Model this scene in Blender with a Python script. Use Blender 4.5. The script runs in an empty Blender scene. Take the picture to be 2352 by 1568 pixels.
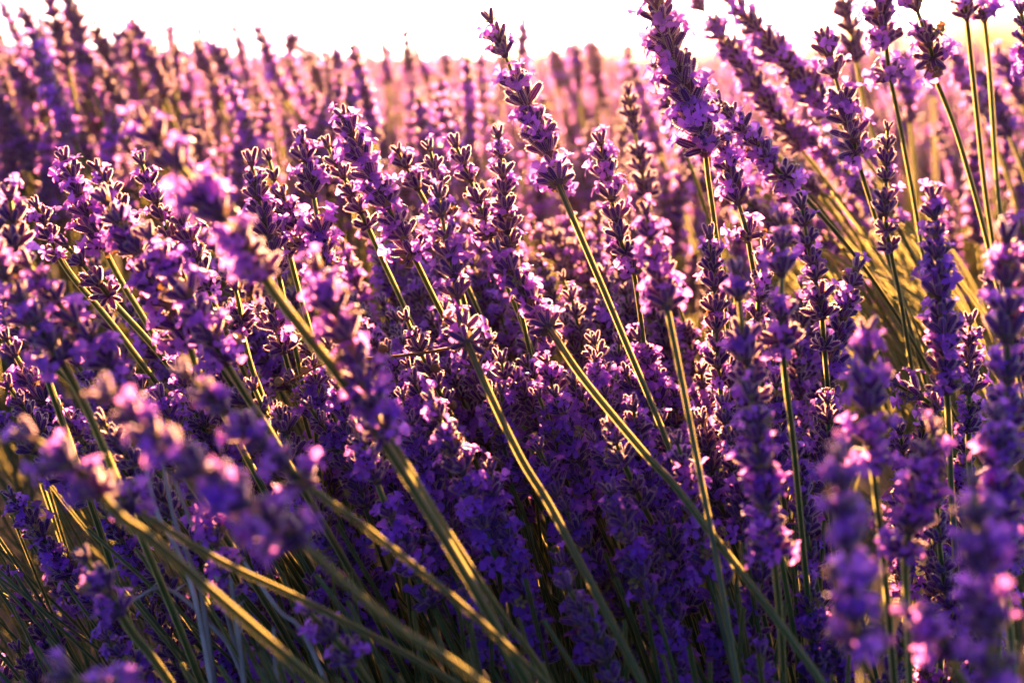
import bpy, math, random
import numpy as np
from mathutils import Vector, Matrix, Euler

rng = random.Random(11)
sc = bpy.context.scene
COL = sc.collection

# ------------------------------------------------------------------ camera, sky, sun, exposure
EYE = Vector((0.0, 0.0, 0.85))
LENS, SENS = 50.0, 36.0
PITCH = math.atan(0.2)                       # horizon sits high in the frame
cam_d = bpy.data.cameras.new('camera')
cam = bpy.data.objects.new('camera', cam_d)
COL.objects.link(cam)
cam.location = EYE
cam.rotation_euler = (math.radians(90) - PITCH, 0, 0)
cam_d.lens, cam_d.sensor_width = LENS, SENS
cam_d.clip_start, cam_d.clip_end = 0.01, 3000
cam_d.dof.use_dof = True
cam_d.dof.focus_distance = 0.615
cam_d.dof.aperture_fstop = 8.0
cam_d.dof.aperture_blades = 9
sc.camera = cam

SUN_EL, SUN_AZ = math.radians(14.5), math.radians(2.4)      # azimuth to the right of the view axis
w = bpy.data.worlds.new('World')
sc.world = w
w.use_nodes = True
nt = w.node_tree
sky = nt.nodes.new('ShaderNodeTexSky')
sky.sky_type = 'NISHITA'
sky.sun_disc = False
sky.sun_elevation = SUN_EL
sky.sun_rotation = SUN_AZ
sky.air_density, sky.dust_density, sky.ozone_density = 0.28, 0.8, 3.0
bg = nt.nodes['Background']
bg.inputs['Strength'].default_value = 0.05
nt.links.new(sky.outputs[0], bg.inputs[0])

sun_d = bpy.data.lights.new('sun', 'SUN')
sun_d.energy = 5.0
sun_d.angle = math.radians(0.5)
sun_d.color = (1.0, 0.48, 0.20)
sun = bpy.data.objects.new('sun', sun_d)
COL.objects.link(sun)
sdir = Vector((math.sin(SUN_AZ) * math.cos(SUN_EL), math.cos(SUN_AZ) * math.cos(SUN_EL), math.sin(SUN_EL)))
sun.rotation_euler = sdir.to_track_quat('Z', 'Y').to_euler()
sun.location = (0.5, 12, 6)

sc.view_settings.view_transform = 'Standard'
sc.view_settings.look = 'None'
sc.view_settings.exposure = 3.25
sc.view_settings.gamma = 1.0
sc.view_settings.use_curve_mapping = False
sc.render.engine = 'CYCLES'
cy = sc.cycles
cy.use_denoising = True
cy.max_bounces, cy.diffuse_bounces, cy.glossy_bounces = 6, 3, 2
cy.transmission_bounces, cy.transparent_max_bounces, cy.volume_bounces = 4, 6, 0
cy.caustics_reflective = cy.caustics_refractive = False
cy.sample_clamp_indirect = 4.0

# ------------------------------------------------------------------ helpers
R = cam.rotation_euler.to_matrix()
IW, IH = 2352.0, 1568.0


def at(x, y, d):
    """A point of the place: seen at (x, y) of the photograph, d metres along the view axis."""
    v = Vector(((x / IW - .5) * SENS / LENS, (.5 - y / IH) * 24.0 / LENS, -1.0)) * d
    return EYE + R @ v


def tag(o, label=None, cat=None, group=None, kind=None):
    if label: o['label'] = label
    if cat: o['category'] = cat
    if group: o['group'] = group
    if kind: o['kind'] = kind
    return o


def mat(name):
    m = bpy.data.materials.new(name)
    m.use_nodes = True
    n = m.node_tree
    n.nodes.clear()
    return m, n, n.nodes.new, n.links.new


def plant_mat(name, c_a, c_b, trans_col, trans, rough=.5, sheen=0.0, noise=400.0, grad=None, spec=.3, hue=.02, val=.25):
    """Thin plant tissue: a mottled surface that lets part of the light through; each piece differs a little."""
    m, t, N, L = mat(name)
    out = N('ShaderNodeOutputMaterial')
    pr = N('ShaderNodeBsdfPrincipled')
    pr.inputs['Roughness'].default_value = rough
    pr.inputs['Specular IOR Level'].default_value = spec
    pr.inputs['Sheen Weight'].default_value = sheen
    pr.inputs['Sheen Roughness'].default_value = .35
    tl = N('ShaderNodeBsdfTranslucent')
    mx = N('ShaderNodeMixShader')
    mx.inputs[0].default_value = trans
    tc = N('ShaderNodeTexCoord')
    nz = N('ShaderNodeTexNoise')
    nz.inputs['Scale'].default_value = noise
    nz.inputs['Detail'].default_value = 3
    L(tc.outputs['Object'], nz.inputs['Vector'])
    ramp = N('ShaderNodeValToRGB')
    ramp.color_ramp.elements[0].position, ramp.color_ramp.elements[1].position = .3, .7
    ramp.color_ramp.elements[0].color, ramp.color_ramp.elements[1].color = (*c_a, 1), (*c_b, 1)
    L(nz.outputs['Fac'], ramp.inputs[0])
    col = ramp.outputs[0]
    if grad:                                   # pigment changes from the foot of the piece to its tip
        sp = N('ShaderNodeSeparateXYZ')
        L(tc.outputs['Object'], sp.inputs[0])
        mr = N('ShaderNodeMapRange')
        mr.inputs[1].default_value, mr.inputs[2].default_value = grad[1], grad[2]
        L(sp.outputs['Z'], mr.inputs[0])
        mc = N('ShaderNodeMix')
        mc.data_type = 'RGBA'
        mc.inputs[6].default_value = (*grad[0], 1)
        L(mr.outputs[0], mc.inputs[0])
        L(col, mc.inputs[7])
        col = mc.outputs[2]
    oi = N('ShaderNodeObjectInfo')
    hs = N('ShaderNodeHueSaturation')
    for sock, lo, hi, in (('Hue', .5 - hue, .5 + hue), ('Value', 1 - val, 1 + val)):
        mr = N('ShaderNodeMapRange')
        mr.inputs[3].default_value, mr.inputs[4].default_value = lo, hi
        L(oi.outputs['Random'], mr.inputs[0])
        L(mr.outputs[0], hs.inputs[sock])
    L(col, hs.inputs['Color'])
    L(hs.outputs[0], pr.inputs['Base Color'])
    ht = N('ShaderNodeHueSaturation')
    ht.inputs['Color'].default_value = (*trans_col, 1)
    mr = N('ShaderNodeMapRange')
    mr.inputs[3].default_value, mr.inputs[4].default_value = 1 - val, 1 + val
    L(oi.outputs['Random'], mr.inputs[0])
    L(mr.outputs[0], ht.inputs['Value'])
    L(ht.outputs[0], tl.inputs['Color'])
    L(pr.outputs[0], mx.inputs[1])
    L(tl.outputs[0], mx.inputs[2])
    L(mx.outputs[0], out.inputs['Surface'])
    return m


M_PETAL = plant_mat('petal', (.09, .016, .44), (.20, .05, .68), (.86, .33, 1.0), .62, rough=.45, sheen=.05, noise=500)
M_CALYX = plant_mat('calyx', (.055, .010, .13), (.10, .02, .22), (.48, .11, .38), .26, rough=.6, sheen=.06, noise=700,
                    grad=((.075, .05, .06), 0.0, .0028))
M_FUZZ = plant_mat('fuzz', (.20, .10, .26), (.26, .15, .30), (.92, .72, .70), .74, rough=.8, noise=300, hue=0, val=.1)
M_STALK = plant_mat('stalk', (.020, .042, .010), (.042, .072, .016), (.30, .40, .07), .17, rough=.45, sheen=.03, noise=120, spec=.4)
M_STFUZZ = plant_mat('stalk_edge', (.11, .14, .045), (.16, .18, .06), (.78, .72, .26), .55, rough=.7, noise=200, hue=0, val=.1)
M_BRACT = plant_mat('bract', (.16, .11, .08), (.22, .15, .10), (.5, .32, .16), .4, rough=.6, noise=500)
M_LEAF = plant_mat('leaf', (.04, .062, .03), (.075, .10, .05), (.16, .22, .05), .25, rough=.6, noise=90)
M_DRY = plant_mat('dry_stem', (.20, .17, .17), (.42, .37, .38), (.3, .25, .2), .05, rough=.8, noise=60, hue=.01)
M_SEED = plant_mat('seed', (.16, .09, .04), (.26, .15, .06), (.5, .25, .06), .2, rough=.7, noise=600)


class MB:
    """Collects shapes as plain arrays; build() links them as one mesh object."""

    def __init__(self):
        self.v, self.f, self.m, self.n = [], [], [], 0

    def add(self, verts, faces, mi=0, M=None):
        a = np.asarray(verts, dtype=np.float64)
        if M is not None:
            mm = np.array(M)
            a = a @ mm[:3, :3].T + mm[:3, 3]
        self.v.append(a)
        self.f += [tuple(i + self.n for i in f) for f in faces]
        self.m += [mi] * len(faces)
        self.n += len(a)

    def merge(self, o, M=None, mats=None):
        a = np.concatenate(o.v)
        if M is not None:
            mm = np.array(M)
            a = a @ mm[:3, :3].T + mm[:3, 3]
        self.v.append(a)
        self.f += [tuple(i + self.n for i in f) for f in o.f]
        self.m += [mats[i] if mats else i for i in o.m]
        self.n += len(a)

    def mesh(self, name, mats, smooth=True):
        me = bpy.data.meshes.new(name)
        me.from_pydata(np.concatenate(self.v).tolist(), [], self.f)
        for m in mats: me.materials.append(m)
        me.polygons.foreach_set('material_index', self.m)
        me.polygons.foreach_set('use_smooth', [smooth] * len(self.f))
        me.update()
        return me


def link(name, me, parent=None, M=None):
    o = bpy.data.objects.new(name, me)
    COL.objects.link(o)
    if parent is not None: o.parent = parent
    if M is not None: o.matrix_basis = M
    return o


def frame_z(p, t, roll=0.0):
    """A matrix at p with +Z along t."""
    q = Vector(t).normalized().to_track_quat('Z', 'Y')
    return Matrix.Translation(p) @ q.to_matrix().to_4x4() @ Matrix.Rotation(roll, 4, 'Z')


def spline(P, n=10):
    """Catmull-Rom through the points P; returns dense points."""
    P = [Vector(p) for p in P]
    Q = [P[0] * 2 - P[1]] + P + [P[-1] * 2 - P[-2]]
    out = []
    for i in range(1, len(Q) - 2):
        a, b, c, d = Q[i - 1], Q[i], Q[i + 1], Q[i + 2]
        for k in range(n):
            t = k / n
            out.append(.5 * ((2 * b) + (c - a) * t + (2 * a - 5 * b + 4 * c - d) * t * t + (3 * b - a - 3 * c + d) * t ** 3))
    out.append(P[-1])
    return out


def walk(line):
    L = [0.0]
    for a, b in zip(line, line[1:]): L.append(L[-1] + (b - a).length)
    return L


def on(line, L, s):
    """Point and tangent (towards the start of the line) at length s."""
    s = max(0.0, min(s, L[-1] - 1e-6))
    k = max(i for i in range(len(L) - 1) if L[i] <= s)
    t = (s - L[k]) / max(L[k + 1] - L[k], 1e-9)
    return line[k].lerp(line[k + 1], t), (line[k] - line[k + 1]).normalized()


def tube(mb, line, rad, sides=4, mi=0, fin=None, fin_mi=1, roll=.4):
    """A square plant stem along line; fin = width of the downy edge along each corner."""
    n = len(line)
    verts, fv = [], []
    up = Vector((.3, .8, .5)).normalized()
    for i, p in enumerate(line):
        t = (line[min(i + 1, n - 1)] - line[max(i - 1, 0)]).normalized()
        a = t.cross(up).normalized()
        b = t.cross(a)
        r = rad(i / (n - 1)) if callable(rad) else rad
        for k in range(sides):
            an = roll + 2 * math.pi * k / sides
            e = a * math.cos(an) + b * math.sin(an)
            verts.append(p + e * r)
            fv.append((p + e * r * .97, p + e * (r + (fin or 0))))
    fc = [(i * sides + k, i * sides + (k + 1) % sides, (i + 1) * sides + (k + 1) % sides, (i + 1) * sides + k)
          for i in range(n - 1) for k in range(sides)]
    mb.add([tuple(v) for v in verts], fc, mi)
    if fin:
        V, F = [], []
        for i in range(n):
            for k in range(sides):
                V += [tuple(fv[i * sides + k][0]), tuple(fv[i * sides + k][1])]
        for i in range(n - 1):
            for k in range(sides):
                a0, b0 = (i * sides + k) * 2, ((i + 1) * sides + k) * 2
                F.append((a0, a0 + 1, b0 + 1, b0))
        mb.add(V, F, fin_mi)


# ------------------------------------------------------------------ pieces of a lavender head (local +Z points out of the whorl)
def make_calyx(r, ln=.0066, wd=.00125, fins=8, sides=7):
    mb = MB()
    prof = [(0, .45), (.10, .72), (.35, .95), (.65, 1.0), (.86, .88), (.96, .62), (1.0, .18)]
    bend = r.uniform(-.0006, .0010)
    V = [(wd * p[1] * math.cos(2 * math.pi * k / sides) + bend * (p[0] ** 2), wd * p[1] * math.sin(2 * math.pi * k / sides), ln * p[0])
         for p in prof for k in range(sides)]
    F = [(i * sides + k, i * sides + (k + 1) % sides, (i + 1) * sides + (k + 1) % sides, (i + 1) * sides + k)
         for i in range(len(prof) - 1) for k in range(sides)]
    F.append(tuple((len(prof) - 1) * sides + k for k in range(sides)))
    mb.add(V, F, 0)
    hp = [.04, .14, .24, .34, .44, .54, .64, .74, .84, .92, .985, 1.0]

    def rad(u):
        for (a, b), (c, d) in zip(prof, prof[1:]):
            if u <= c: return b + (d - b) * (u - a) / (c - a)
        return prof[-1][1]
    V, F = [], []
    for k in range(fins):                      # rows of short silky hairs down the ribs
        an = 2 * math.pi * (k + .5) / fins + r.uniform(-.15, .15)
        c, s = math.cos(an), math.sin(an)
        for u0, u1 in zip(hp, hp[1:]):
            h = r.uniform(.00030, .00062)
            b0, b1 = wd * rad(u0) * .94, wd * rad(u1) * .94
            um = (u0 + u1) / 2 + .06
            rm = wd * rad(min(um, 1)) + h
            i = len(V)
            V += [(b0 * c + bend * u0 ** 2, b0 * s, ln * u0), (b1 * c + bend * u1 ** 2, b1 * s, ln * u1),
                  (rm * c + bend * um ** 2, rm * s, ln * um + (h * .6 if u1 > .95 else 0))]
            F.append((i, i + 1, i + 2))
    mb.add(V, F, 1)
    return mb


def make_floret(r, sz=1.0):
    """An open two-lipped flower: a short tube, two tall upper lobes and three small lower ones."""
    mb = MB()
    sides = 6
    prof = [(0, .00075), (.0022, .00095), (.0036, .0016)]
    V = [(q * math.cos(2 * math.pi * k / sides), q * math.sin(2 * math.pi * k / sides), z) for z, q in prof for k in range(sides)]
    F = [(i * sides + k, i * sides + (k + 1) % sides, (i + 1) * sides + (k + 1) % sides, (i + 1) * sides + k) for i in range(2) for k in range(sides)]
    mb.add([(x * sz, y * sz, z * sz) for x, y, z in V], F, 0)
    lobes = [(62, .0044, .0036, .35), (118, .0044, .0036, .35), (205, .0030, .0025, 1.0), (270, .0034, .0028, 1.15), (335, .0030, .0025, 1.0)]
    for az, ln, wd, tilt in lobes:
        az = math.radians(az + r.uniform(-10, 10))
        tilt += r.uniform(-.2, .3)
        ln *= r.uniform(.85, 1.15)
        wd *= r.uniform(.9, 1.15)
        rows = [(0, .42, 0), (.35, .85, .0), (.70, 1.0, .0), (.92, .66, .0), (1.0, .25, 0)]
        V = []
        for u, ww, _ in rows:
            tl = tilt + u * .75
            rr = .0014 + ln * (math.sin(tilt) * u + .5 * math.sin(tl) * u * .4)
            zz = .0034 + ln * math.cos(tl) * u
            for q in (-1, 0, 1):
                off = q * wd * .5 * ww
                cup = (.0005 if q == 0 else 0) * (1 - u * .5) - r.uniform(0, .0003)
                V.append(((rr + cup) * math.cos(az) - off * math.sin(az), (rr + cup) * math.sin(az) + off * math.cos(az), zz + r.uniform(-.0002, .0002)))
        F = [(i * 3 + q, i * 3 + q + 1, (i + 1) * 3 + q + 1, (i + 1) * 3 + q) for i in range(len(rows) - 1) for q in (0, 1)]
        mb.add([(x * sz, y * sz, z * sz) for x, y, z in V], F, 0)
    return mb


def make_node(r):
    """The knot that carries a whorl, with two dry pointed bracts under it."""
    mb = MB()
    sides = 6
    prof = [(-.0022, .0011), (-.0008, .0019), (.0008, .0021), (.0024, .0012)]
    V = [(q * math.cos(2 * math.pi * k / sides), q * math.sin(2 * math.pi * k / sides), z) for z, q in prof for k in range(sides)]
    F = [(i * sides + k, i * sides + (k + 1) % sides, (i + 1) * sides + (k + 1) % sides, (i + 1) * sides + k) for i in range(3) for k in range(sides)]
    mb.add(V, F, 0)
    for s in (0, math.pi):
        a = s + r.uniform(-.2, .2)
        V = []
        for u, ww in ((0, .5), (.4, 1), (.75, .6), (1, .05)):
            rr, zz = .0012 + .0032 * u, -.001 + .0026 * u * u
            for q in (-1, 1):
                V.append((rr * math.cos(a) - q * .0014 * ww * math.sin(a), rr * math.sin(a) + q * .0014 * ww * math.cos(a), zz))
        mb.add(V, [(i * 2, i * 2 + 1, i * 2 + 3, i * 2 + 2) for i in range(3)], 1)
    return mb


CALYX = [make_calyx(rng, ln=rng.uniform(.0056, .0070), wd=rng.uniform(.00102, .00124)) for _ in range(6)]
FLORET = [make_floret(rng, rng.uniform(.74, .94)) for _ in range(6)]
NODE = [make_node(rng) for _ in range(3)]
CALYX_ME = [c.mesh('calyx', [M_CALYX, M_FUZZ]) for c in CALYX]
FLORET_ME = [c.mesh('floret', [M_PETAL]) for c in FLORET]
WITHERED_ME = [make_floret(rng, rng.uniform(.5, .62)).mesh('floret', [M_SEED]) for _ in range(6)]
NODE_ME = [c.mesh('whorl', [M_CALYX, M_BRACT]) for c in NODE]


def whorl_plan(r, style, kind='mid', sz=1.0):
    """Where the calyces and open florets of one whorl sit: [(kind, variant, matrix)]."""
    out = []
    if kind == 'tip':
        ring = [(r.randint(3, 4), 14, 30, 0.0)]
    elif kind == 'low':
        ring = [(r.randint(6, 9), 38, 72, 0.0), (r.randint(2, 4), 12, 30, .0008)]
    else:
        ring = [(r.randint(6, 8), 28, 56, 0.0), (r.randint(2, 4), 12, 30, .0010)]
    p_open = {'bud': .06, 'mixed': .30, 'bloom': .50}[style]
    for n, lo, hi, z in ring:
        a0 = r.uniform(0, 6.28)
        for k in range(n):
            az = a0 + 2 * math.pi * k / n + r.uniform(-.22, .22)
            ti = math.radians(r.uniform(lo, hi))
            s = sz * r.uniform(.85, 1.12)
            M = (Matrix.Rotation(az, 4, 'Z') @ Matrix.Translation((.0011 * sz, 0, z * sz)) @ Matrix.Rotation(ti, 4, 'Y') @
                 Matrix.Rotation(r.uniform(-.3, .3), 4, 'Z') @ Matrix.Scale(s, 4))
            out.append(('calyx', r.randrange(6), M))
            if r.random() < p_open:
                out.append(('floret', r.randrange(6), M @ Matrix.Translation((0, 0, .0042)) @ Matrix.Rotation(r.uniform(0, 6.28), 4, 'Z') @
                            Matrix.Rotation(r.uniform(-.25, .25), 4, 'X')))
    return out


def whorl_mb(r, style, kind='mid', sz=1.0):
    mb = MB()
    mb.merge(r.choice(NODE), Matrix.Scale(sz, 4), [0, 3])
    for k, v, M in whorl_plan(r, style, kind, sz):
        mb.merge(CALYX[v] if k == 'calyx' else FLORET[v], M, [0, 1] if k == 'calyx' else [2])
    return mb


WHORL_MATS = [M_CALYX, M_FUZZ, M_PETAL, M_BRACT]
WHORL_ME = {}
for st in ('bud', 'mixed', 'bloom'):
    for kd in ('tip', 'mid', 'low'):
        WHORL_ME[st, kd] = [whorl_mb(rng, st, kd).mesh('whorl', WHORL_MATS) for _ in range(4)]

COUNT = [0, 0]


def spike(spine, head, style, width=1.0, low=(), label='', group=None, split=True, r_st=.00105, gap=.0067):
    """One lavender stem: stalk + whorls of calyces and open florets. spine runs from the tip down; head = length of the flowering part."""
    line = spline(spine, 9)
    L = walk(line)
    root = bpy.data.objects.new('lavender_spike', None)
    root.empty_display_size = .02
    COL.objects.link(root)
    root.location = line[-1]
    tag(root, label, 'lavender spike', group)
    O = Matrix.Translation(-line[-1])
    start = on(line, L, .004)[0]
    mb = MB()
    ln = [start] + [p for p, s in zip(line, L) if s > .006]
    tube(mb, ln, lambda u: r_st * (.62 + .38 * min(1, u * 3)) if u < .4 else r_st, fin=.00042 if r_st > .0009 else .0003)
    o = link('stalk', mb.mesh('stalk', [M_STALK, M_STFUZZ], False), root, O)
    n = max(2, round(head / gap))
    spots = [(head * (k / max(1, n - 1)) ** 1.06 + (rng.uniform(-.0016, .0016) if 0 < k < n - 1 else 0), k / max(1, n - 1)) for k in range(n)
             if not (1 < k < n - 1 and rng.random() < .07)] + [(head + q, 1.0) for q in low]
    n = len(spots) - len(low)
    for i, (s, u) in enumerate(spots):
        kd = 'tip' if i == 0 else ('low' if i >= n - 1 else 'mid')
        p, t = on(line, L, s + .005)
        if i == 0: p = p + t * .001
        sz = width * (.74 + .30 * min(1, u * 2.2)) * rng.uniform(.86, 1.12)
        st = style
        if style == 'mixed': st = rng.choice(('bud', 'mixed', 'mixed', 'bloom'))
        if style == 'bloom' and i < 1: st = 'mixed'
        W = O @ frame_z(p, t, rng.uniform(0, 6.28))
        if split:
            wo = link('whorl', NODE_ME[rng.randrange(3)], root, W @ Matrix.Scale(sz, 4))
            for k, v, M in whorl_plan(rng, st, kd):
                link(k, CALYX_ME[v] if k == 'calyx' else WITHERED_ME[v] if rng.random() < .10 else FLORET_ME[v], wo, M)
                COUNT[1] += 1
        else:
            link('whorl', rng.choice(WHORL_ME[st, kd]), root, W @ Matrix.Scale(sz, 4))
    COUNT[0] += 1
    return root


# ------------------------------------------------------------------ the setting: ground, hills, trees
def soil_mat(name, a, b, scale):
    m, t, N, L = mat(name)
    out, pr = N('ShaderNodeOutputMaterial'), N('ShaderNodeBsdfPrincipled')
    pr.inputs['Roughness'].default_value = .95
    pr.inputs['Specular IOR Level'].default_value = .1
    tc, nz, rp = N('ShaderNodeTexCoord'), N('ShaderNodeTexNoise'), N('ShaderNodeValToRGB')
    nz.inputs['Scale'].default_value, nz.inputs['Detail'].default_value = scale, 8
    rp.color_ramp.elements[0].color, rp.color_ramp.elements[1].color = (*a, 1), (*b, 1)
    rp.color_ramp.elements[0].position, rp.color_ramp.elements[1].position = .35, .7
    L(tc.outputs['Object'], nz.inputs['Vector'])
    L(nz.outputs['Fac'], rp.inputs[0])
    L(rp.outputs[0], pr.inputs['Base Color'])
    L(pr.outputs[0], out.inputs[0])
    return m


g = MB()
GX, GY = 40, 60
xs = [(-1 + 2 * i / GX) for i in range(GX + 1)]
V = []
for j in range(GY + 1):
    yy = -6 + 166 * (j / GY) ** 3
    for x in xs:
        sx = math.copysign(abs(x) ** 2, x) * 160
        V.append((sx, yy, .02 * math.sin(yy * 3.1 + sx) * math.cos(sx * 2.3) - .02))
g.add(V, [(j * (GX + 1) + i, j * (GX + 1) + i + 1, (j + 1) * (GX + 1) + i + 1, (j + 1) * (GX + 1) + i) for j in range(GY) for i in range(GX)])
ground = link('ground', g.mesh('ground', [soil_mat('soil', (.035, .025, .02), (.09, .07, .05), 9)]))
tag(ground, 'dark earth under the lavender field', kind='structure')


def ridge(name, y0, y1, prof, m):
    """Rising land: a height sheet between depths y0 and y1 whose crest follows prof(x)."""
    mb, V = MB(), []
    nx, ny = 120, 12
    for j in range(ny + 1):
        v = j / ny
        for i in range(nx + 1):
            x = -120 + 240 * i / nx
            h = prof(x) * math.sin(math.pi * min(1, v * 1.0)) ** 1.1
            h += .10 * math.sin(x * .21 + j) * math.sin(x * .083 + 2 * j) * math.sin(math.pi * v)
            V.append((x, y0 + (y1 - y0) * v, h - .03))
    mb.add(V, [(j * (nx + 1) + i, j * (nx + 1) + i + 1, (j + 1) * (nx + 1) + i + 1, (j + 1) * (nx + 1) + i) for j in range(ny) for i in range(nx)])
    return link(name, mb.mesh(name, [m]))


hm = soil_mat('hillside', (.07, .075, .04), (.16, .14, .09), .09)


def crest(x):
    s = x / 104.0                               # seen direction: +.36 is the right edge of the picture
    a = max(0.0, min(1.0, (s + .02) / .42))
    return .9 + 3.3 * a ** .95 + .10 * math.sin(s * 23) + .05 * math.sin(s * 61 + 1)


tag(ridge('hill', 70, 140, crest, hm), 'pale hazy hill rising behind the lavender field', kind='structure')


def tree(x, y, hgt, wid, label, seed):
    r = random.Random(seed)
    root = bpy.data.objects.new('tree', None)
    COL.objects.link(root)
    root.location = (x, y, 0)
    tag(root, label, 'tree', 'trees beyond the field')
    mb = MB()
    base = [Vector((0, 0, -.05)), Vector((.1, 0, hgt * .3)), Vector((-.05, .1, hgt * .75))]
    tube(mb, spline(base, 4), lambda u: wid * .05 * (1.2 - u * .8), sides=7)
    limbs = []
    for k in range(9):
        a = r.uniform(0, 6.28)
        p0 = Vector((0, 0, hgt * r.uniform(.25, .6)))
        p1 = p0 + Vector((math.cos(a) * wid * .35, math.sin(a) * wid * .35, hgt * r.uniform(.12, .3)))
        limbs.append(p1)
        tube(mb, spline([p0, p0.lerp(p1, .5) + Vector((0, 0, -.1)), p1], 3), lambda u: wid * .022 * (1.1 - u), sides=5)
    link('trunk', mb.mesh('trunk', [soil_mat('bark', (.05, .035, .025), (.1, .08, .06), 6)]), root)
    mb = MB()
    for k in range(2600):
        c = r.choice(limbs) if r.random() < .75 else Vector((0, 0, hgt * .72))
        d = Vector((r.gauss(0, 1), r.gauss(0, 1), r.gauss(0, .8)))
        p = c + d * wid * .13
        M = frame_z(p, (r.gauss(0, 1), r.gauss(0, 1), r.gauss(0, 1)), r.uniform(0, 6)) @ Matrix.Scale(r.uniform(.05, .11), 4)
        mb.add([(-.6, 0, 0), (0, -.35, .1), (.7, 0, 0), (0, .35, .1)], [(0, 1, 2, 3)], 0, M)
    link('crown', mb.mesh('crown', [M_LEAF], False), root)


tree(14.8, 45, 1.75, 1.7, 'dark rounded tree past the lavender, right of the tall bare stalks', 3)
tree(13.2, 47, 1.25, 1.5, 'low dark bush-like tree to the side of the rounded tree', 4)

# ------------------------------------------------------------------ spikes one can point out (tip, foot of head, stalk..., depth tip/foot/end)
S = 'bud', 'mixed', 'bloom'
H = []


def hero(x0, y0, x1, y1, stalk, d0, d1, d2, style, width, low, label, split=True, r_st=.00105):
    H.append((x0, y0, x1, y1, stalk, d0, d1, d2, style, width, low, label, split, r_st))


# tall ones that stand against the sky
hero(1118, 26, 1268, 372, [(1292, 445), (1420, 745), (1575, 1130), (1680, 1520)], .60, .615, .54, 'bloom', 1.2, (.014,), 'tallest centre spike, leaning left with its pointed tip against the white sky')
hero(1497, -12, 1612, 318, [(1628, 420), (1642, 520), (1665, 700)], .60, .62, .66, 'bloom', 1.5, (), 'broad full spike at the top, on a pale upright stalk, right of the tallest one')
hero(1660, 330, 1712, 520, [(1725, 590), (1748, 720), (1775, 900)], .62, .62, .64, 'bloom', 1.1, (), 'upright spike with rosy flowers just under the broad full spike')
hero(1640, 225, 1790, 395, [(1835, 438), (1985, 615), (2140, 860)], .64, .66, .72, 'bloom', 1.1, (.012,), 'spike slanting down right beside the broad full one, with a loose lowest whorl')
hero(1588, -15, 1828, 325, [(1900, 420), (2030, 600), (2170, 860)], .80, .82, .92, 'mixed', 1.25, (), 'long soft slanting spike, first of the two that cross the sky on golden stalks')
hero(1668, -10, 1895, 245, [(1960, 330), (2080, 500), (2200, 760)], .76, .78, .9, 'bloom', 1.4, (), 'thick soft slanting spike, second of the two that cross the sky on golden stalks')
hero(1890, 72, 1962, 330, [(1980, 400), (2020, 530), (2115, 840)], .66, .67, .72, 'mixed', 1.35, (), 'dark narrow spike with a pale flower at its tip, standing alone before the pink hill')
hero(1995, -70, 2030, 78, [(2046, 185), (2075, 330), (2122, 600)], .67, .68, .74, 'bloom', 1.25, (.0215,), 'spike cut by the top edge with one whorl set well below the rest')
hero(2085, -45, 2138, 118, [(2146, 172), (2205, 330), (2285, 630)], .65, .66, .72, 'bloom', 1.25, (.0095,), 'spike cut by the top edge on a long bending golden stalk')
hero(1925, -60, 1962, 115, [(1985, 240), (2030, 400)], .84, .86, .9, 'mixed', 1.25, (), 'soft spike behind the dark narrow one, running out of the top')
hero(2040, 275, 2035, 510, [(2050, 600), (2080, 760)], .66, .67, .7, 'bud', .9, (.012,), 'thin grey unopened spike with wide gaps between its whorls')
hero(2190, -150, 2214, -10, [(2235, 180), (2262, 430), (2290, 640)], .70, .70, .76, 'mixed', 1.0, (.006,), 'bare yellow stalk, its flowers above the picture, the first of two near the tree')
hero(2250, -170, 2252, -30, [(2272, 150), (2290, 420), (2310, 640)], .72, .72, .78, 'mixed', 1.0, (.012,), 'bare yellow stalk, its flowers above the picture, the second of two near the tree')
hero(2342, 5, 2362, 150, [(2372, 260), (2390, 420)], .68, .69, .72, 'mixed', 1.0, (), 'spike half cut by the upper right edge of the picture')
# the middle, sharp
hero(1375, 305, 1428, 560, [(1452, 612), (1470, 720), (1490, 900)], .60, .61, .64, 'mixed', 1.0, (.011,), 'crisp spike with a forked tip of open-spaced buds, right of the tallest stalk')
hero(1838, 450, 1884, 700, [(1892, 785), (1902, 900), (1915, 1040)], .60, .61, .64, 'mixed', 1.0, (.017,), 'crisp dark spike with one separate whorl under it on a green upright stalk')
hero(1972, 598, 1895, 890, [(1880, 960), (1900, 1100)], .655, .66, .68, 'bloom', 1.2, (), 'spike leaning right behind the crisp dark one, dense with small flowers')
hero(2142, 432, 2172, 868, [(2178, 960), (2186, 1150), (2195, 1300)], .545, .55, .57, 'bloom', 1.1, (), 'long upright dark spike with pale flowers on both sides near the right edge')
hero(2228, 715, 2225, 960, [(2225, 1050), (2235, 1200)], .585, .59, .6, 'mixed', .95, (), 'slim spike tucked close behind the long upright dark one')
hero(1628, 520, 1650, 850, [(1665, 960), (1690, 1100)], .60, .61, .64, 'mixed', 1.05, (), 'tall spike with pale rims in the gap left of the crisp dark one')
hero(1762, 550, 1740, 745, [(1748, 860), (1765, 1000)], .62, .63, .64, 'mixed', .95, (), 'small upright bud spike whose stalk crosses that of the rosy spike')
hero(1480, 462, 1520, 665, [(1535, 720), (1600, 1050), (1670, 1420)], .51, .52, .50, 'bloom', 1.05, (.004,), 'soft-edged spike with a white shining lowest whorl, on a golden stalk')
hero(1800, 480, 1795, 760, [(1805, 880), (1830, 1100)], .50, .505, .53, 'mixed', 1.05, (), 'soft-edged upright spike with peach rims between the two crisp ones')
hero(1688, 600, 1725, 900, [(1740, 1000), (1780, 1200)], .49, .50, .53, 'mixed', 1.05, (), 'soft-edged peach-lit spike beside the tall pale-rimmed one')
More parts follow.
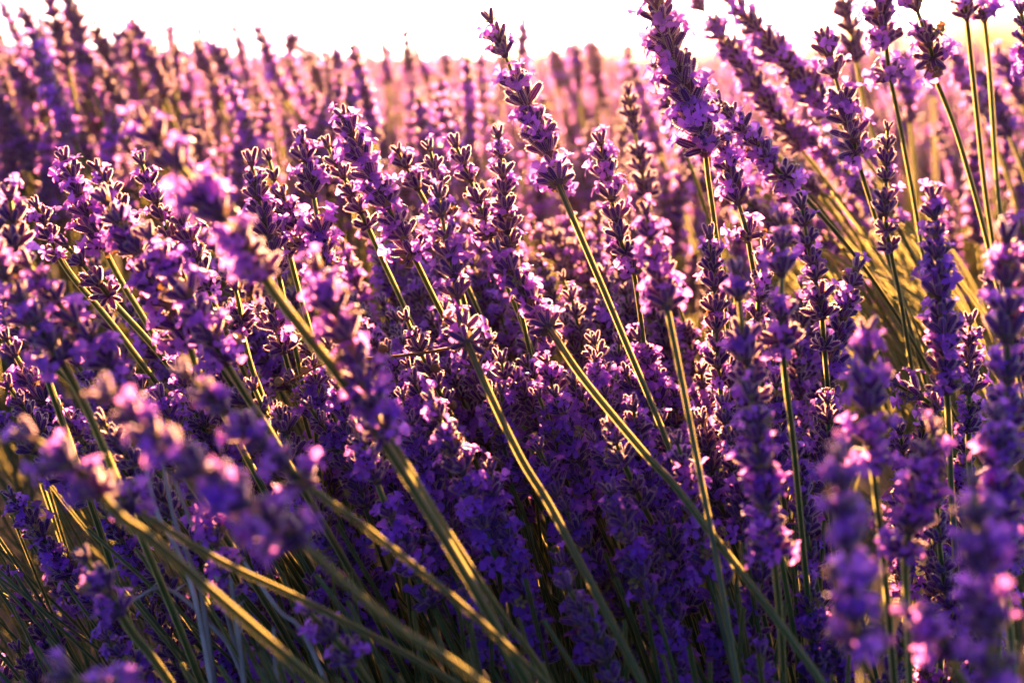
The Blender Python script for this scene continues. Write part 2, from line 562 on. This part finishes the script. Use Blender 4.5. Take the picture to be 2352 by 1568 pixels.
hero(1720, 880, 1770, 1240, [(1785, 1350), (1800, 1560)], .47, .475, .5, 'bloom', 1.1, (), 'long soft violet spike with bright dots down its side, under the peach-lit ones')
hero(1440, 195, 1482, 430, [(1500, 520), (1540, 680)], .78, .8, .82, 'bud', 1.2, (), 'hazy golden spike behind the forked-tip one, its edge a glowing line')
hero(1488, 100, 1545, 260, [(1570, 340), (1620, 480)], .76, .78, .82, 'mixed', 1.05, (), 'soft spike rising behind and left of the broad full one')
hero(1000, 425, 1062, 740, [(1085, 815), (1190, 1040), (1300, 1230)], .575, .575, .50, 'bloom', 1.05, (.0155,), 'pink-lit spike with a separate whorl where two grey-green stalks meet')
hero(1130, 560, 1232, 715, [(1272, 770), (1340, 870), (1480, 1040), (1600, 1180)], .59, .59, .51, 'bloom', 1.1, (.0115,), 'pink spike with a shining loose whorl at the head of a yellow-green stalk')
hero(925, 710, 1012, 905, [(1045, 970), (1110, 1100)], .60, .61, .63, 'bud', .9, (), 'thin crisp bud spike in the middle, beside the brown twig')
hero(1008, 930, 1070, 1085, [(1105, 1160), (1180, 1300)], .58, .59, .61, 'bud', .95, (), 'grey-violet bud spike below the thin crisp one')
hero(1120, 1060, 1142, 1275, [(1150, 1350), (1170, 1500)], .55, .555, .57, 'bloom', 1.1, (), 'upright violet spike low in the middle, clear of the stalks')
hero(890, 1215, 1110, 1285, [(1190, 1330), (1330, 1420)], .56, .57, .6, 'mixed', 1.05, (), 'spike lying almost flat across the stalks, low in the middle')
hero(1055, 1290, 1125, 1490, [(1150, 1560), (1180, 1640)], 0.540, 0.545, 0.560, 'bloom', 1.0, (), 'deep violet spike with one pink flower, below the flat lying one')
hero(1395, 1105, 1510, 1430, [(1540, 1520), (1580, 1640)], 0.540, 0.545, 0.570, 'bloom', 1.0, (.008,), 'large dim violet spike leaning left, low in the right half')
hero(1230, 1010, 1310, 1180, [(1350, 1260), (1420, 1400)], .58, .59, .61, 'bloom', 1.0, (), 'violet spike in half shade, above the large dim one')
# left half, sharp row of tips
hero(72, 452, 128, 570, [(170, 640), (300, 800)], .60, .61, .66, 'mixed', .9, (), 'small crisp spike at the far left with a lilac flower on its tip')
hero(135, 545, 242, 668, [(265, 700), (372, 820), (500, 1000)], .60, .61, .66, 'mixed', 1.0, (), 'crisp slanting spike at the left on a green stalk, under the lilac-tipped one')
hero(140, 345, 228, 545, [(275, 640), (380, 820)], .61, .62, .66, 'bloom', 1.1, (), 'pointed spike at the left top of the near bush, pale flowers on its right')
hero(212, 365, 322, 580, [(370, 680), (470, 860)], .61, .62, .66, 'bud', 1.0, (), 'slanting bud spike second from the left along the bush top')
hero(316, 352, 400, 570, [(440, 680), (520, 860)], .61, .62, .66, 'mixed', .95, (), 'thin-tipped spike partly behind the blurred one across the left')
hero(395, 452, 470, 640, [(510, 740), (580, 900)], .61, .62, .65, 'mixed', 1.0, (), 'short spike with a flower on its tip, below the blurred one across the left')
hero(572, 350, 632, 600, [(660, 720), (700, 900)], .60, .61, .65, 'mixed', 1.1, (), 'crisp spike with a blunt fanned tip, left of the pale-flowered one')
hero(612, 342, 660, 560, [(690, 680), (740, 860)], .635, .64, .67, 'bud', .9, (), 'golden bud spike close behind the fan-tipped one')
hero(688, 302, 745, 590, [(775, 720), (830, 900)], .60, .61, .65, 'bloom', 1.1, (), 'upright spike crowned with pale flowers, tallest of the left group')
hero(742, 315, 835, 500, [(880, 600), (960, 780)], .635, .64, .68, 'bud', .95, (), 'golden-rimmed bud spike between the crowned one and the long slanting one')
hero(778, 248, 935, 560, [(985, 660), (1085, 870)], .61, .62, .66, 'bloom', 1.2, (), 'long slanting spike thick with lilac flowers, left of the middle')
hero(905, 330, 985, 480, [(1030, 570), (1110, 740)], .66, .67, .7, 'bloom', .95, (), 'soft pink spike behind the upper end of the long slanting one')
hero(982, 320, 1020, 520, [(1045, 620), (1090, 780)], .62, .63, .66, 'mixed', .95, (), 'golden-edged spike with a white flower at its tip')
hero(1038, 312, 1118, 520, [(1150, 620), (1220, 800)], .62, .63, .67, 'mixed', 1.0, (), 'slanting spike with a violet tip between two golden ones')
hero(1142, 288, 1166, 540, [(1180, 650), (1215, 800)], .61, .62, .65, 'mixed', 1.0, (), 'upright golden-rimmed bud spike left of the tallest one')
hero(640, 430, 720, 610, [(760, 720), (820, 880)], .63, .64, .66, 'bloom', 1.05, (), 'lilac spike behind the crowned one, half hidden')
hero(535, 640, 552, 715, [(556, 760), (580, 850), (620, 960)], .60, .605, .63, 'bloom', 1.0, (.007,), 'short spike ending in a round lilac whorl on a green stalk')
hero(620, 690, 645, 780, [(665, 850), (700, 960)], .60, .61, .63, 'bloom', 1.2, (), 'round lilac flower head in the dark gap beside the yellow stalk')
hero(1180, 850, 1230, 960, [(1260, 1040), (1330, 1200)], .61, .62, .64, 'bloom', 1.05, (), 'pair of lilac whorls on a stalk in the shaded middle')
hero(2040, 870, 2135, 925, [(2180, 990), (2250, 1100)], .60, .605, .63, 'bloom', 1.05, (), 'short spike tipped over sideways beside the foot of the long dark one')
# soft ones near the lens
hero(305, 255, 560, 565, [(585, 600), (650, 700), (860, 980), (1180, 1510)], .415, .42, .46, 'bloom', 1.1, (.0125,), 'large blurred slanting spike across the left on a thick yellow stalk', True, .0014)
hero(715, 585, 868, 960, [(900, 1010), (1010, 1190), (1160, 1420), (1260, 1560)], .445, .45, .47, 'bloom', 1.1, (), 'blurred dark spike that meets the thick yellow stalk', True, .0008)
hero(218, 888, 588, 1185, [(690, 1245), (900, 1430), (1120, 1580)], 0.350, 0.355, 0.395, 'bloom', 1.05, (.0125,), 'largest blurred pink spike slanting across the lower left', True, .0008)
hero(405, 838, 675, 1085, [(740, 1140), (870, 1235), (1160, 1480)], .405, .41, .44, 'bloom', .92, (), 'blurred violet spike above the largest pink one, same slant', True, .0008)
hero(45, 985, 200, 1100, [(280, 1190), (420, 1300)], .375, .38, .4, 'bloom', 1.05, (), 'blurred blue-violet spike lying low at the left edge')
hero(215, 1090, 285, 1145, [(330, 1180), (510, 1290), (740, 1400), (1080, 1590)], .42, .425, .46, 'bloom', .9, (), 'small blurred flower head at the end of a long green stalk', True, .0008)
hero(-60, 520, 120, 800, [(180, 900), (260, 1080)], .46, .47, .5, 'bloom', 1.0, (), 'blurred pink spike cut by the left edge', True)
hero(20, 425, 40, 640, [(70, 760), (120, 900)], .52, .53, .55, 'mixed', 1.1, (), 'soft dark spike rising along the left edge')
hero(45, 585, 265, 850, [(310, 920), (420, 1080)], .48, .485, .52, 'bloom', 1.0, (), 'soft pink slanting spike between the edge and the crisp left ones')
hero(230, 440, 420, 760, [(460, 860), (540, 1000)], .53, .535, .56, 'bloom', 1.15, (), 'soft lilac slanting spike, upper of two in the left middle')
hero(330, 520, 500, 800, [(560, 900), (660, 1060)], .50, .505, .53, 'bloom', 1.15, (), 'soft dark slanting spike, lower of two in the left middle')
hero(1988, 735, 2000, 1035, [(2010, 1120), (2040, 1400)], 0.450, 0.455, 0.475, 'bloom', 1.1, (), 'blurred violet spike with a rounded tip behind the big blurred pair')
hero(1925, 1015, 1965, 1440, [(1975, 1500), (1985, 1640)], 0.350, 0.355, 0.360, 'bloom', 1.1, (), 'big blurred spike with peach flowers down its left side', True, .0008)
hero(2235, 1075, 2285, 1640, [(2300, 1750), (2310, 1900)], 0.350, 0.355, 0.360, 'bloom', 1.1, (), 'big blurred blue-violet spike in the lower right corner', True, .0008)
hero(2312, 520, 2318, 1010, [(2310, 1120), (2300, 1350)], 0.460, 0.465, 0.480, 'bloom', 1.15, (), 'blurred tall spike along the right edge with pink flowers')
hero(2290, 930, 2300, 1260, [(2310, 1360), (2330, 1600)], 0.440, 0.445, 0.460, 'bloom', 1.1, (), 'blurred spike low on the right edge, rosy at its top')
hero(2150, 960, 2085, 1240, [(2080, 1340), (2090, 1560)], 0.450, 0.455, 0.470, 'bloom', 1.0, (), 'blurred pink-topped spike leaning right between the big blurred pair')
hero(2060, 1390, 2160, 1470, [(2200, 1550), (2240, 1650)], .37, .375, .38, 'bloom', 1.0, (), 'dim blue flower head with two pink petals at the foot of the big blurred pair')
hero(120, 1535, 230, 1590, [(300, 1660), (400, 1760)], .36, .365, .38, 'bloom', 1.0, (), 'violet flower head cut by the bottom left edge')
hero(470, 1165, 520, 1340, [(540, 1420), (570, 1560)], .52, .525, .54, 'mixed', 1.0, (), 'small dim spike with a lilac tip among the lower left stalks')
hero(690, 1385, 790, 1490, [(840, 1560), (900, 1650)], .48, .485, .5, 'bloom', 1.0, (), 'dim violet flower head crossing the stalks near the bottom')
hero(180, 1260, 260, 1380, [(310, 1460), (400, 1580)], .46, .465, .48, 'bloom', .95, (), 'dim blue-violet flower head among the lower left stalks')
# blurred tips of the next row, against the sky at the left
for k, (x0, y0, x1, y1, d) in enumerate([
        (46, 15, 108, 135, 1.12), (108, -25, 150, 130, 1.05), (150, -20, 205, 160, 1.05), (170, 20, 185, 120, 1.2), (214, 45, 262, 190, 1.1),
        (290, 50, 312, 155, 1.15), (302, 42, 372, 205, 1.1), (356, 98, 392, 190, 1.2), (402, 102, 404, 190, 1.25), (448, 92, 498, 215, 1.15),
        (488, 98, 545, 220, 1.1), (672, 66, 660, 175, 1.3), (18, 130, 90, 250, 1.1), (62, 105, 130, 220, 1.15), (700, 110, 735, 200, 1.35), (766, 104, 770, 190, 1.4),
        (815, 88, 818, 170, 1.5), (885, 100, 890, 180, 1.5), (955, 110, 985, 190, 1.55), (1015, 108, 1030, 190, 1.5), (1270, 110, 1285, 190, 1.5), (1322, 98, 1330, 190, 1.4),
        (1362, 92, 1370, 185, 1.4), (1435, 118, 1450, 190, 1.5), (230, 150, 300, 290, 1.05), (2180, 105, 2250, 240, 1.0), (2245, 160, 2310, 290, .95), (2290, 110, 2340, 220, 1.05),
        (2075, 120, 2090, 260, 1.0), (1700, 95, 1760, 200, 1.1), (1790, 110, 1850, 210, 1.1)]):
    dx, dy = x1 - x0, y1 - y0
    lab = ('dark blurred spike top against the white sky over the left of the back row' if x0 < 700 else
           'faint blurred spike top against the glowing sky over the middle of the back row' if x0 < 1500 else
           'blurred rosy spike of the back row below the pink hill')
    H.append((x0, y0, x1, y1, [(x1 + dx * .9, y1 + dy * 1.2), (x1 + dx * 1.6, y1 + dy * 2.6)], d, d + .01, d + .05, rng.choice(('mixed', 'bud', 'mixed', 'bloom')), 1.3, (), lab, False, .0014))
NICKS = [(h[0], h[1], h[2], h[3], h[11].split(',')[0]) for h in H if h[12]]
ORD = ('first second third fourth fifth sixth seventh eighth ninth tenth eleventh twelfth thirteenth fourteenth fifteenth sixteenth seventeenth eighteenth '
       'nineteenth twentieth twenty-first twenty-second twenty-third twenty-fourth twenty-fifth twenty-sixth twenty-seventh twenty-eighth twenty-ninth thirtieth').split()
USED = set()
for kind in ('dark', 'faint', 'blurred rosy'):     # the back row is told apart by counting along it
    row = sorted([i for i, h in enumerate(H) if not h[12] and h[11].startswith(kind)], key=lambda i: H[i][0])
    for n, i in enumerate(row):
        H[i] = H[i][:11] + (ORD[n] + ' ' + ('from the left of the ' + {'dark': 'dark blurred spike tops against the white sky', 'faint': 'faint spike tops in the glow', 'blurred rosy': 'rosy back row spikes below the hill'}[kind]),) + H[i][12:]


def crowd_label(x, y, style, lean):
    """A spike of the crowd is named by how it looks and by the spike it stands beside."""
    look = {'bud': 'budding', 'mixed': 'half open', 'bloom': 'flowering'}[style] + (' slanting' if abs(lean) > 16 else ' upright')
    near = sorted(NICKS, key=lambda q: (x - (q[0] + q[2]) / 2) ** 2 + (y - (q[1] + q[3]) / 2) ** 2)
    for q in near:
        dx, dy = x - (q[0] + q[2]) / 2, y - (q[1] + q[3]) / 2
        side = ('left of' if dx < 0 else 'right of') if abs(dx) > abs(dy) else ('above' if dy < 0 else 'below')
        lab = '%s spike just %s the %s' % (look, side, ' '.join(q[4].split()[:8]))
        if lab not in USED:
            USED.add(lab)
            return lab


for (x0, y0, x1, y1, stalk, d0, d1, d2, style, width, low, label, split, r_st) in H:
    a, b = at(x0, y0, d0), at(x1, y1, d1)
    mid = at((x0 + x1) / 2 + rng.uniform(-4, 4), (y0 + y1) / 2, (d0 + d1) / 2)
    pts = [a, mid, b] + [at(px, py, d1 + (d2 - d1) * (i + 1) / len(stalk)) for i, (px, py) in enumerate(stalk)]
    t = (pts[-1] - pts[-2]).normalized()
    end = pts[-1] + t * .10 + Vector((0, .005, -.015))
    pts += [end, end + t * .07 + Vector((0, .01, -.05))]
    grp = None if split else 'blurred spikes of the back row'
    if d0 < .41 and x0 > 1800: width *= .85
    spike(pts, (b - a).length, style, width, low, label, grp, split, r_st)

# ------------------------------------------------------------------ the crowd of the near bush: 190 more, then the mass
REGIONS = [
    # x0, x1, y0, y1, depth at y0 / y1, lean at x0 / x1 (degrees to the left), how many, label
    (-40, 520, 560, 960, .76, .56, 36, 26, 24, 'lavender spike crowded among the slanting ones at the left of the near bush'),
    (420, 980, 500, 960, .80, .56, 26, 20, 42, 'lavender spike in the crowd behind the thick yellow stalk'),
    (880, 1460, 470, 900, .84, .56, 22, 14, 74, 'lavender spike in the shining pink crowd under the tallest centre spike'),
    (1380, 1900, 560, 1000, .78, .55, 14, 4, 36, 'lavender spike in the crowd around the crisp upright ones'),
    (640, 1500, 900, 1330, .62, .54, 24, 14, 26, 'violet lavender spike in the shade below the shining crowd'),
    (1450, 1900, 950, 1500, .62, .54, 14, 2, 18, 'violet lavender spike in the shade under the peach-lit ones'),
    (2050, 2340, 950, 1560, .60, .50, 6, -8, 16, 'dark blue lavender spike deep in the lower right'),
    (0, 620, 1000, 1480, .64, .56, 32, 22, 15, 'small dim lavender spike between the lower left stalks'),
]


def loose_spine(x, y, d, lean, head, ln=.30):
    a = at(x, y, d)
    l = math.radians(lean)
    up = Vector((-math.sin(l), rng.uniform(-.28, .12), math.cos(l))).normalized()
    b = a - up * head
    c = b - (up + Vector((-.05, 0, .02))).normalized() * ln * .35
    e = c - (up * .7 + Vector((0, 0, .4))).normalized() * ln * .65
    return [a, a.lerp(b, .5) + Vector((rng.uniform(-1, 1), rng.uniform(-1, 1), 0)) * .0015, b, c, e]


def poisson(x0, x1, y0, y1, n):
    pts = []
    for _ in range(n):
        best, bd = None, -1
        for _ in range(8):
            q = (rng.uniform(x0, x1), rng.uniform(y0, y1))
            dd = min([(q[0] - p[0]) ** 2 + (q[1] - p[1]) ** 2 for p in pts] or [1e9])
            if dd > bd: best, bd = q, dd
        pts.append(best)
    return pts


for (x0, x1, y0, y1, da, db, l0, l1, n, lab) in REGIONS:
    for (x, y) in poisson(x0, x1, y0, y1, n):
        v = (y - y0) / (y1 - y0)
        d = da + (db - da) * v + rng.uniform(-.03, .05)
        lean = l0 + (l1 - l0) * (x - x0) / (x1 - x0) + rng.gauss(0, 7)
        head = rng.uniform(.036, .062)
        style = rng.choice(('bud', 'mixed', 'bloom', 'bloom'))
        spike(loose_spine(x, y, d, lean, head), head, style, rng.uniform(.9, 1.12), (rng.uniform(.009, .016),) if rng.random() < .3 else (),
              crowd_label(x, y, style, lean), lab.replace('lavender spike ', 'lavender spikes ', 1).replace('small dim ', '').replace('violet ', '').replace('dark blue ', ''), True)

# the fan of golden stalks that lean over from the bush at the right
for k in range(16):
    x = 1560 + k * 26 + rng.uniform(-12, 12)
    y = 330 + rng.uniform(-60, 110)
    d = rng.uniform(.80, .95)
    xe = 2080 + (x - 1560) * .35 + rng.uniform(-30, 50)
    head = rng.uniform(.04, .055)
    a = at(x, y, d)
    q = at(x + (xe - x) * .5, y + 180, d + .02)
    e = at(xe, y + 520, d + .06)
    b = a + (q - a).normalized() * head
    spike([a, a.lerp(b, .5), b, q, e, e + (e - q).normalized() * .12 + Vector((0, 0, -.04))], head, rng.choice(S), 1.0, (),
          '%s soft spike, counted from the left, of the golden fan of leaning stalks' % ORD[k], 'spikes of the golden fan', False, .0012)

# ------------------------------------------------------------------ the rest of the lavender, past counting: one object of instances
src_col = bpy.data.collections.new('spike_shapes')
for i in range(10):
    mb = MB()
    st = ('bud', 'mixed', 'bloom', 'mixed', 'bud')[i % 5]
    head, H0 = rng.uniform(.052, .074), .36
    bx = rng.uniform(-.02, .02)
    line = spline([(0, 0, 0), (bx, bx * .5, H0 * .4), (bx * .4, -bx * .3, H0 - head), (0, 0, H0)], 4)[::-1]
    LL = walk(line)
    tube(mb, line, .0013, fin=.0004, mi=4, fin_mi=5)
    n = round(head / .0068)
    for k in range(n):
        p, t = on(line, LL, .004 + head * k / (n - 1))
        u = k / (n - 1)
        W = frame_z(p, t, rng.uniform(0, 6.28)) @ Matrix.Scale(.78 + .32 * min(1, u * 2), 4)
        mb.merge(whorl_mb(rng, st if rng.random() < .7 else 'mixed', 'tip' if k == 0 else 'low' if k == n - 1 else 'mid'), W)
    src_col.objects.link(bpy.data.objects.new('spike_shape_%02d' % i, mb.mesh('spike_shape', WHORL_MATS + [M_STALK, M_STFUZZ])))

nr = np.random.default_rng(5)
P, RO, SCL = [], [], []


def scatter(n, d0, d1, top, jit, lean, sc0, sc1, xr=None, power=1.0):
    """n spikes rooted between distances d0 and d1 of the camera, tips near height top."""
    d = d0 + (d1 - d0) * nr.random(n) ** power
    wdt = .46 * d + .25
    x = (nr.random(n) * 2 - 1) * wdt if xr is None else xr[0] + (xr[1] - xr[0]) * nr.random(n)
    s = nr.uniform(sc0, sc1, n)
    bump = .025 * np.sin(x * 3.1 + d * 1.7) + .02 * np.sin(x * 1.3 - d * 4.1) + .015 * np.sin(x * 7 + d * 3)
    side = .02 * np.clip((-x - .15) / .4, 0, 1) * np.clip((1.9 - d) / .5, 0, 1)
    ztip = top(x, d) + bump + side + nr.normal(0, jit, n)
    ztip = np.where(x > -.3 * d, np.minimum(ztip, EYE.z + .03 + .004 * d), ztip)
    tilt = np.radians(lean + nr.normal(0, 9, n))
    tx = nr.normal(0, .13, n)
    L = .36 * s
    P.append(np.stack([x + np.sin(tilt) * L, d + np.sin(tx) * L, ztip - np.cos(tilt) * L], 1))
    RO.append(np.array([(Euler((a, -b, 0)).to_matrix() @ Matrix.Rotation(c, 3, 'Z')).to_euler()[:]
                        for a, b, c in zip(tx, tilt, nr.uniform(0, 6.28, n))]))
    SCL.append(s)


scatter(480, .98, 1.45, lambda x, d: .745 + .02 * (d - 1), .03, 8, .9, 1.15)
scatter(1900, 1.4, 3.0, lambda x, d: .785 + 0 * x, .04, 8, .95, 1.2, power=.8)
scatter(200, 1.2, 3.4, lambda x, d: .845 + 0 * x, .028, 8, .95, 1.2)
scatter(40, 1.0, 1.5, lambda x, d: .825 + 0 * x, .03, 16, 1.0, 1.15, xr=(-.62, -.32))
scatter(6500, 3.0, 8.0, lambda x, d: .775 + 0 * x, .04, 8, 1.0, 1.3, power=.75)
scatter(14000, 8.0, 25.0, lambda x, d: .75 + 0 * x, .035, 8, 1.1, 1.6, power=.7)
scatter(18000, 25.0, 66.0, lambda x, d: .75 + 0 * x, .04, 8, 1.4, 2.2, power=.8)
# deep in the near bush, under the ones built singly
scatter(40, .56, .98, lambda x, d: EYE.z - .175 - .06 * (d < .7) + 0 * x, .035, 22, .8, 1.0, xr=(-.36, .36))
scatter(8, .45, .75, lambda x, d: EYE.z - .27 + 0 * x, .03, 18, .8, 1.0, xr=(-.3, .3))
P, RO, SCL = np.concatenate(P), np.concatenate(RO), np.concatenate(SCL)
gap_ = (P[:, 1] < 1.35) & (P[:, 0] / P[:, 1] > .19) & (P[:, 0] / P[:, 1] < .33)       # the open side of the bush: stalks only
P, RO, SCL = P[~gap_], RO[~gap_], SCL[~gap_]
me = bpy.data.meshes.new('lavender_field')
me.vertices.add(len(P))
me.vertices.foreach_set('co', P.astype(np.float32).ravel())
a = me.attributes.new('turn', 'FLOAT_VECTOR', 'POINT'); a.data.foreach_set('vector', RO.astype(np.float32).ravel())
a = me.attributes.new('size', 'FLOAT', 'POINT'); a.data.foreach_set('value', SCL.astype(np.float32))
a = me.attributes.new('pick', 'INT', 'POINT'); a.data.foreach_set('value', nr.integers(0, 10, len(P)).astype(np.int32))
field = link('lavender_field', me)
tag(field, 'mass of blurred purple lavender stretching back to the horizon', 'lavender field', kind='stuff')


def instancer(obj, coll, name):
    t = bpy.data.node_groups.new(name, 'GeometryNodeTree')
    t.interface.new_socket('Geometry', in_out='INPUT', socket_type='NodeSocketGeometry')
    t.interface.new_socket('Geometry', in_out='OUTPUT', socket_type='NodeSocketGeometry')
    N, L = t.nodes.new, t.links.new
    gi, go = N('NodeGroupInput'), N('NodeGroupOutput')
    ci = N('GeometryNodeCollectionInfo')
    ci.inputs['Collection'].default_value = coll
    ci.inputs['Separate Children'].default_value = True
    ci.inputs['Reset Children'].default_value = True
    ip = N('GeometryNodeInstanceOnPoints')
    ip.inputs['Pick Instance'].default_value = True

    def attr(nm, ty):
        n = N('GeometryNodeInputNamedAttribute')
        n.data_type = ty
        n.inputs['Name'].default_value = nm
        return n.outputs['Attribute']
    er = N('FunctionNodeEulerToRotation')
    L(attr('turn', 'FLOAT_VECTOR'), er.inputs[0])
    L(er.outputs[0], ip.inputs['Rotation'])
    L(attr('size', 'FLOAT'), ip.inputs['Scale'])
    L(attr('pick', 'INT'), ip.inputs['Instance Index'])
    L(gi.outputs[0], ip.inputs['Points'])
    L(ci.outputs[0], ip.inputs['Instance'])
    L(ip.outputs[0], go.inputs[0])
    md = obj.modifiers.new('instances', 'NODES')
    md.node_group = t


instancer(field, src_col, 'scatter_spikes')

# ------------------------------------------------------------------ bare stalks and leaves at the heart of the near bush
mb = MB()
for k in range(470):
    x0 = rng.uniform(-150, 1950)
    d = rng.uniform(.45, .92)
    lean = math.radians(34 - 34 * max(0, min(1, x0 / 2300)) + rng.gauss(0, 9))
    yb = rng.uniform(1150, 1750) if rng.random() < .8 else rng.uniform(850, 1300)
    a = at(x0, yb, d)
    ln = rng.uniform(.08, .19)
    up = Vector((-math.sin(lean), rng.uniform(-.1, .1), math.cos(lean)))
    b = a + up * ln
    ztop = EYE.z - (.205 if x0 < 700 else .175) - .25 * max(0, .62 - d)
    if b.z > ztop:
        down = Vector((0, 0, ztop - b.z))
        a, b = a + down, b + down
    tube(mb, spline([a, a.lerp(b, .5) + Vector((rng.uniform(-1, 1), 0, rng.uniform(-1, 1))) * .004, b], 3), rng.uniform(.0005, .0009), fin=.0002)
for k in range(55):
    d = rng.uniform(.74, 1.05)
    xe, xs_ = rng.uniform(2020, 2330), rng.uniform(-1, 1)
    a, b = at(xe, rng.uniform(820, 1000), d), at(xe - rng.uniform(130, 420), rng.uniform(430, 660), d + .03)
    tube(mb, spline([a, a.lerp(b, .5) + Vector((.006 * rng.uniform(.3, 1.6), 0, .003)), b], 4), lambda u, q=rng.uniform(.0006, .0010): q * (1.05 - u) ** .5, fin=.0003)
st = link('lavender_stalks', mb.mesh('lavender_stalks', [M_STALK, M_STFUZZ], False))
tag(st, 'tangle of green flowerless stalks low in the near lavender bush', 'stalks', kind='stuff')

mb = MB()
for k in range(5200):
    d = rng.uniform(.55, 1.3)
    x = rng.uniform(-.5, .5) * (d + .25)
    z = EYE.z - rng.uniform(.30, .46)
    a = rng.uniform(0, 6.28)
    M = frame_z((x, d, z), (math.cos(a) * .7 - .3, math.sin(a) * .7, rng.uniform(.4, 1.2)), rng.uniform(0, 6))
    ln, wd = rng.uniform(.012, .032), rng.uniform(.0007, .0013)
    V = [(-wd * .5, 0, 0), (wd * .5, 0, 0), (-wd, .001, ln * .5), (wd, .001, ln * .5), (0, .004, ln)]
    mb.add(V, [(0, 1, 3, 2), (2, 3, 4)], 0, M)
lv = link('lavender_leaves', mb.mesh('lavender_leaves', [M_LEAF], False))
tag(lv, 'narrow grey green leaves in the dark heart of the near bush', 'leaves', kind='stuff')

# grey dry stems of last year, standing in the lower left
for k, pts in enumerate([[(330, 1050), (362, 1180), (420, 1290), (470, 1480)], [(372, 1052), (400, 1190), (452, 1330), (475, 1440)], [(300, 1380), (380, 1350), (480, 1430), (560, 1560)],
                         [(395, 1090), (440, 1200), (500, 1330)], [(530, 1330), (545, 1440), (560, 1560)], [(628, 1440), (632, 1500), (636, 1590)],
                         [(560, 1290), (640, 1400), (720, 1500)], [(512, 1350), (530, 1440), (580, 1580)]]):
    d = .50 + .01 * (k % 4)
    P3 = [at(x, y, d + .01 * i) for i, (x, y) in enumerate(pts)]
    P3.append(P3[-1] + (P3[-1] - P3[-2]).normalized() * .06 + Vector((0, 0, -.05)))
    line = spline(P3, 5)
    root = bpy.data.objects.new('dry_stem', None)
    COL.objects.link(root)
    root.location = line[-1]
    tag(root, ['pale dry grey stem running longest through the lower left stalks', 'pale dry grey stem close beside the longest one', 'dry grey stem lying across the lower left stalks',
               'short dry grey stem right of the two longest', 'upright dry grey stem under the small dim lilac-tipped spike', 'thin upright dry stub at the bottom, right of the other dry stems',
               'dry grey stem slanting down toward the bottom middle', 'dry grey stem leaning on the upright dry one'][k], 'dry stem', 'dry stems of last year')
    mb = MB()
    tube(mb, [p - line[-1] for p in line], lambda u: .0007 + .0006 * u, sides=5)
    link('stalk', mb.mesh('stalk', [M_DRY]), root)
    mb = MB()
    for q in range(3):
        p = line[3 + q * 3] - line[-1]
        mb.add([(0, -.0007, 0), (0, .0007, 0), (.003 + .001 * q, 0, .006)], [(0, 1, 2)], 0, frame_z(p, (rng.uniform(-1, 1), .2, 1), rng.uniform(0, 6)))
    link('husk', mb.mesh('husk', [M_DRY]), root)

# brown weed twig with round seed heads, across the middle
root = bpy.data.objects.new('weed_twig', None)
COL.objects.link(root)
tw = [at(1075, 792, .60), at(960, 812, .59), at(860, 822, .60), at(760, 830, .60), at(690, 862, .61), at(655, 880, .61)]
root.location = tw[0]
tag(root, 'thin brown weed twig with round seed heads lying across the middle', 'twig')
mb = MB()
tube(mb, [p - tw[0] for p in spline(tw, 5)], lambda u: .0008 - .0004 * u, sides=5)
link('stem', mb.mesh('stem', [M_SEED]), root)
sd = MB()
V = [(0, 0, -1)] + [(math.sin(p) * math.cos(q), math.sin(p) * math.sin(q), -math.cos(p)) for p in (.8, 1.57, 2.3) for q in np.arange(8) * math.pi / 4] + [(0, 0, 1)]
F = [(0, 1 + (k + 1) % 8, 1 + k) for k in range(8)] + [(1 + i * 8 + k, 1 + i * 8 + (k + 1) % 8, 9 + i * 8 + (k + 1) % 8, 9 + i * 8 + k) for i in range(2) for k in range(8)] + \
    [(17 + k, 17 + (k + 1) % 8, 25) for k in range(8)]
sd.add([(x * .0022, y * .0022, z * .0019) for x, y, z in V], F)
for k in range(6):
    sd.add([(math.cos(k) * .0004, math.sin(k) * .0004, .0016), (math.cos(k + .5) * .0005, math.sin(k + .5) * .0005, .0017), (math.cos(k) * .0016, math.sin(k) * .0016, .0034)], [(0, 1, 2)])
sdm = sd.mesh('seed_head', [M_SEED])
for x, y in ((885, 872), (972, 870), (1040, 930), (640, 876), (700, 850), (880, 800), (1000, 845)):
    o = link('seed_head', sdm, root, Matrix.Translation(at(x, y, .60) - tw[0]) @ Euler((rng.uniform(-1, 1), rng.uniform(-1, 1), 0)).to_matrix().to_4x4())

# ------------------------------------------------------------------ the hazy evening air
mb = MB()
X0, X1, Y0, Y1, Z0, Z1 = -170, 170, -8, 165, -1.1, 6.0
mb.add([(X0, Y0, Z0), (X1, Y0, Z0), (X1, Y1, Z0), (X0, Y1, Z0), (X0, Y0, Z1), (X1, Y0, Z1), (X1, Y1, Z1), (X0, Y1, Z1)],
       [(0, 3, 2, 1), (4, 5, 6, 7), (0, 1, 5, 4), (1, 2, 6, 5), (2, 3, 7, 6), (3, 0, 4, 7)])
m, t, N, L = mat('haze')
out, pv = N('ShaderNodeOutputMaterial'), N('ShaderNodeVolumePrincipled')
pv.inputs['Color'].default_value = (1.0, .68, .44, 1)
pv.inputs['Density'].default_value = .0032
pv.inputs['Anisotropy'].default_value = .91
L(pv.outputs[0], out.inputs['Volume'])
hz = link('haze', mb.mesh('haze', [m], False))
tag(hz, 'golden evening haze hanging over the whole field', kind='stuff')
print('SPIKES', COUNT, 'objects', len(sc.objects))
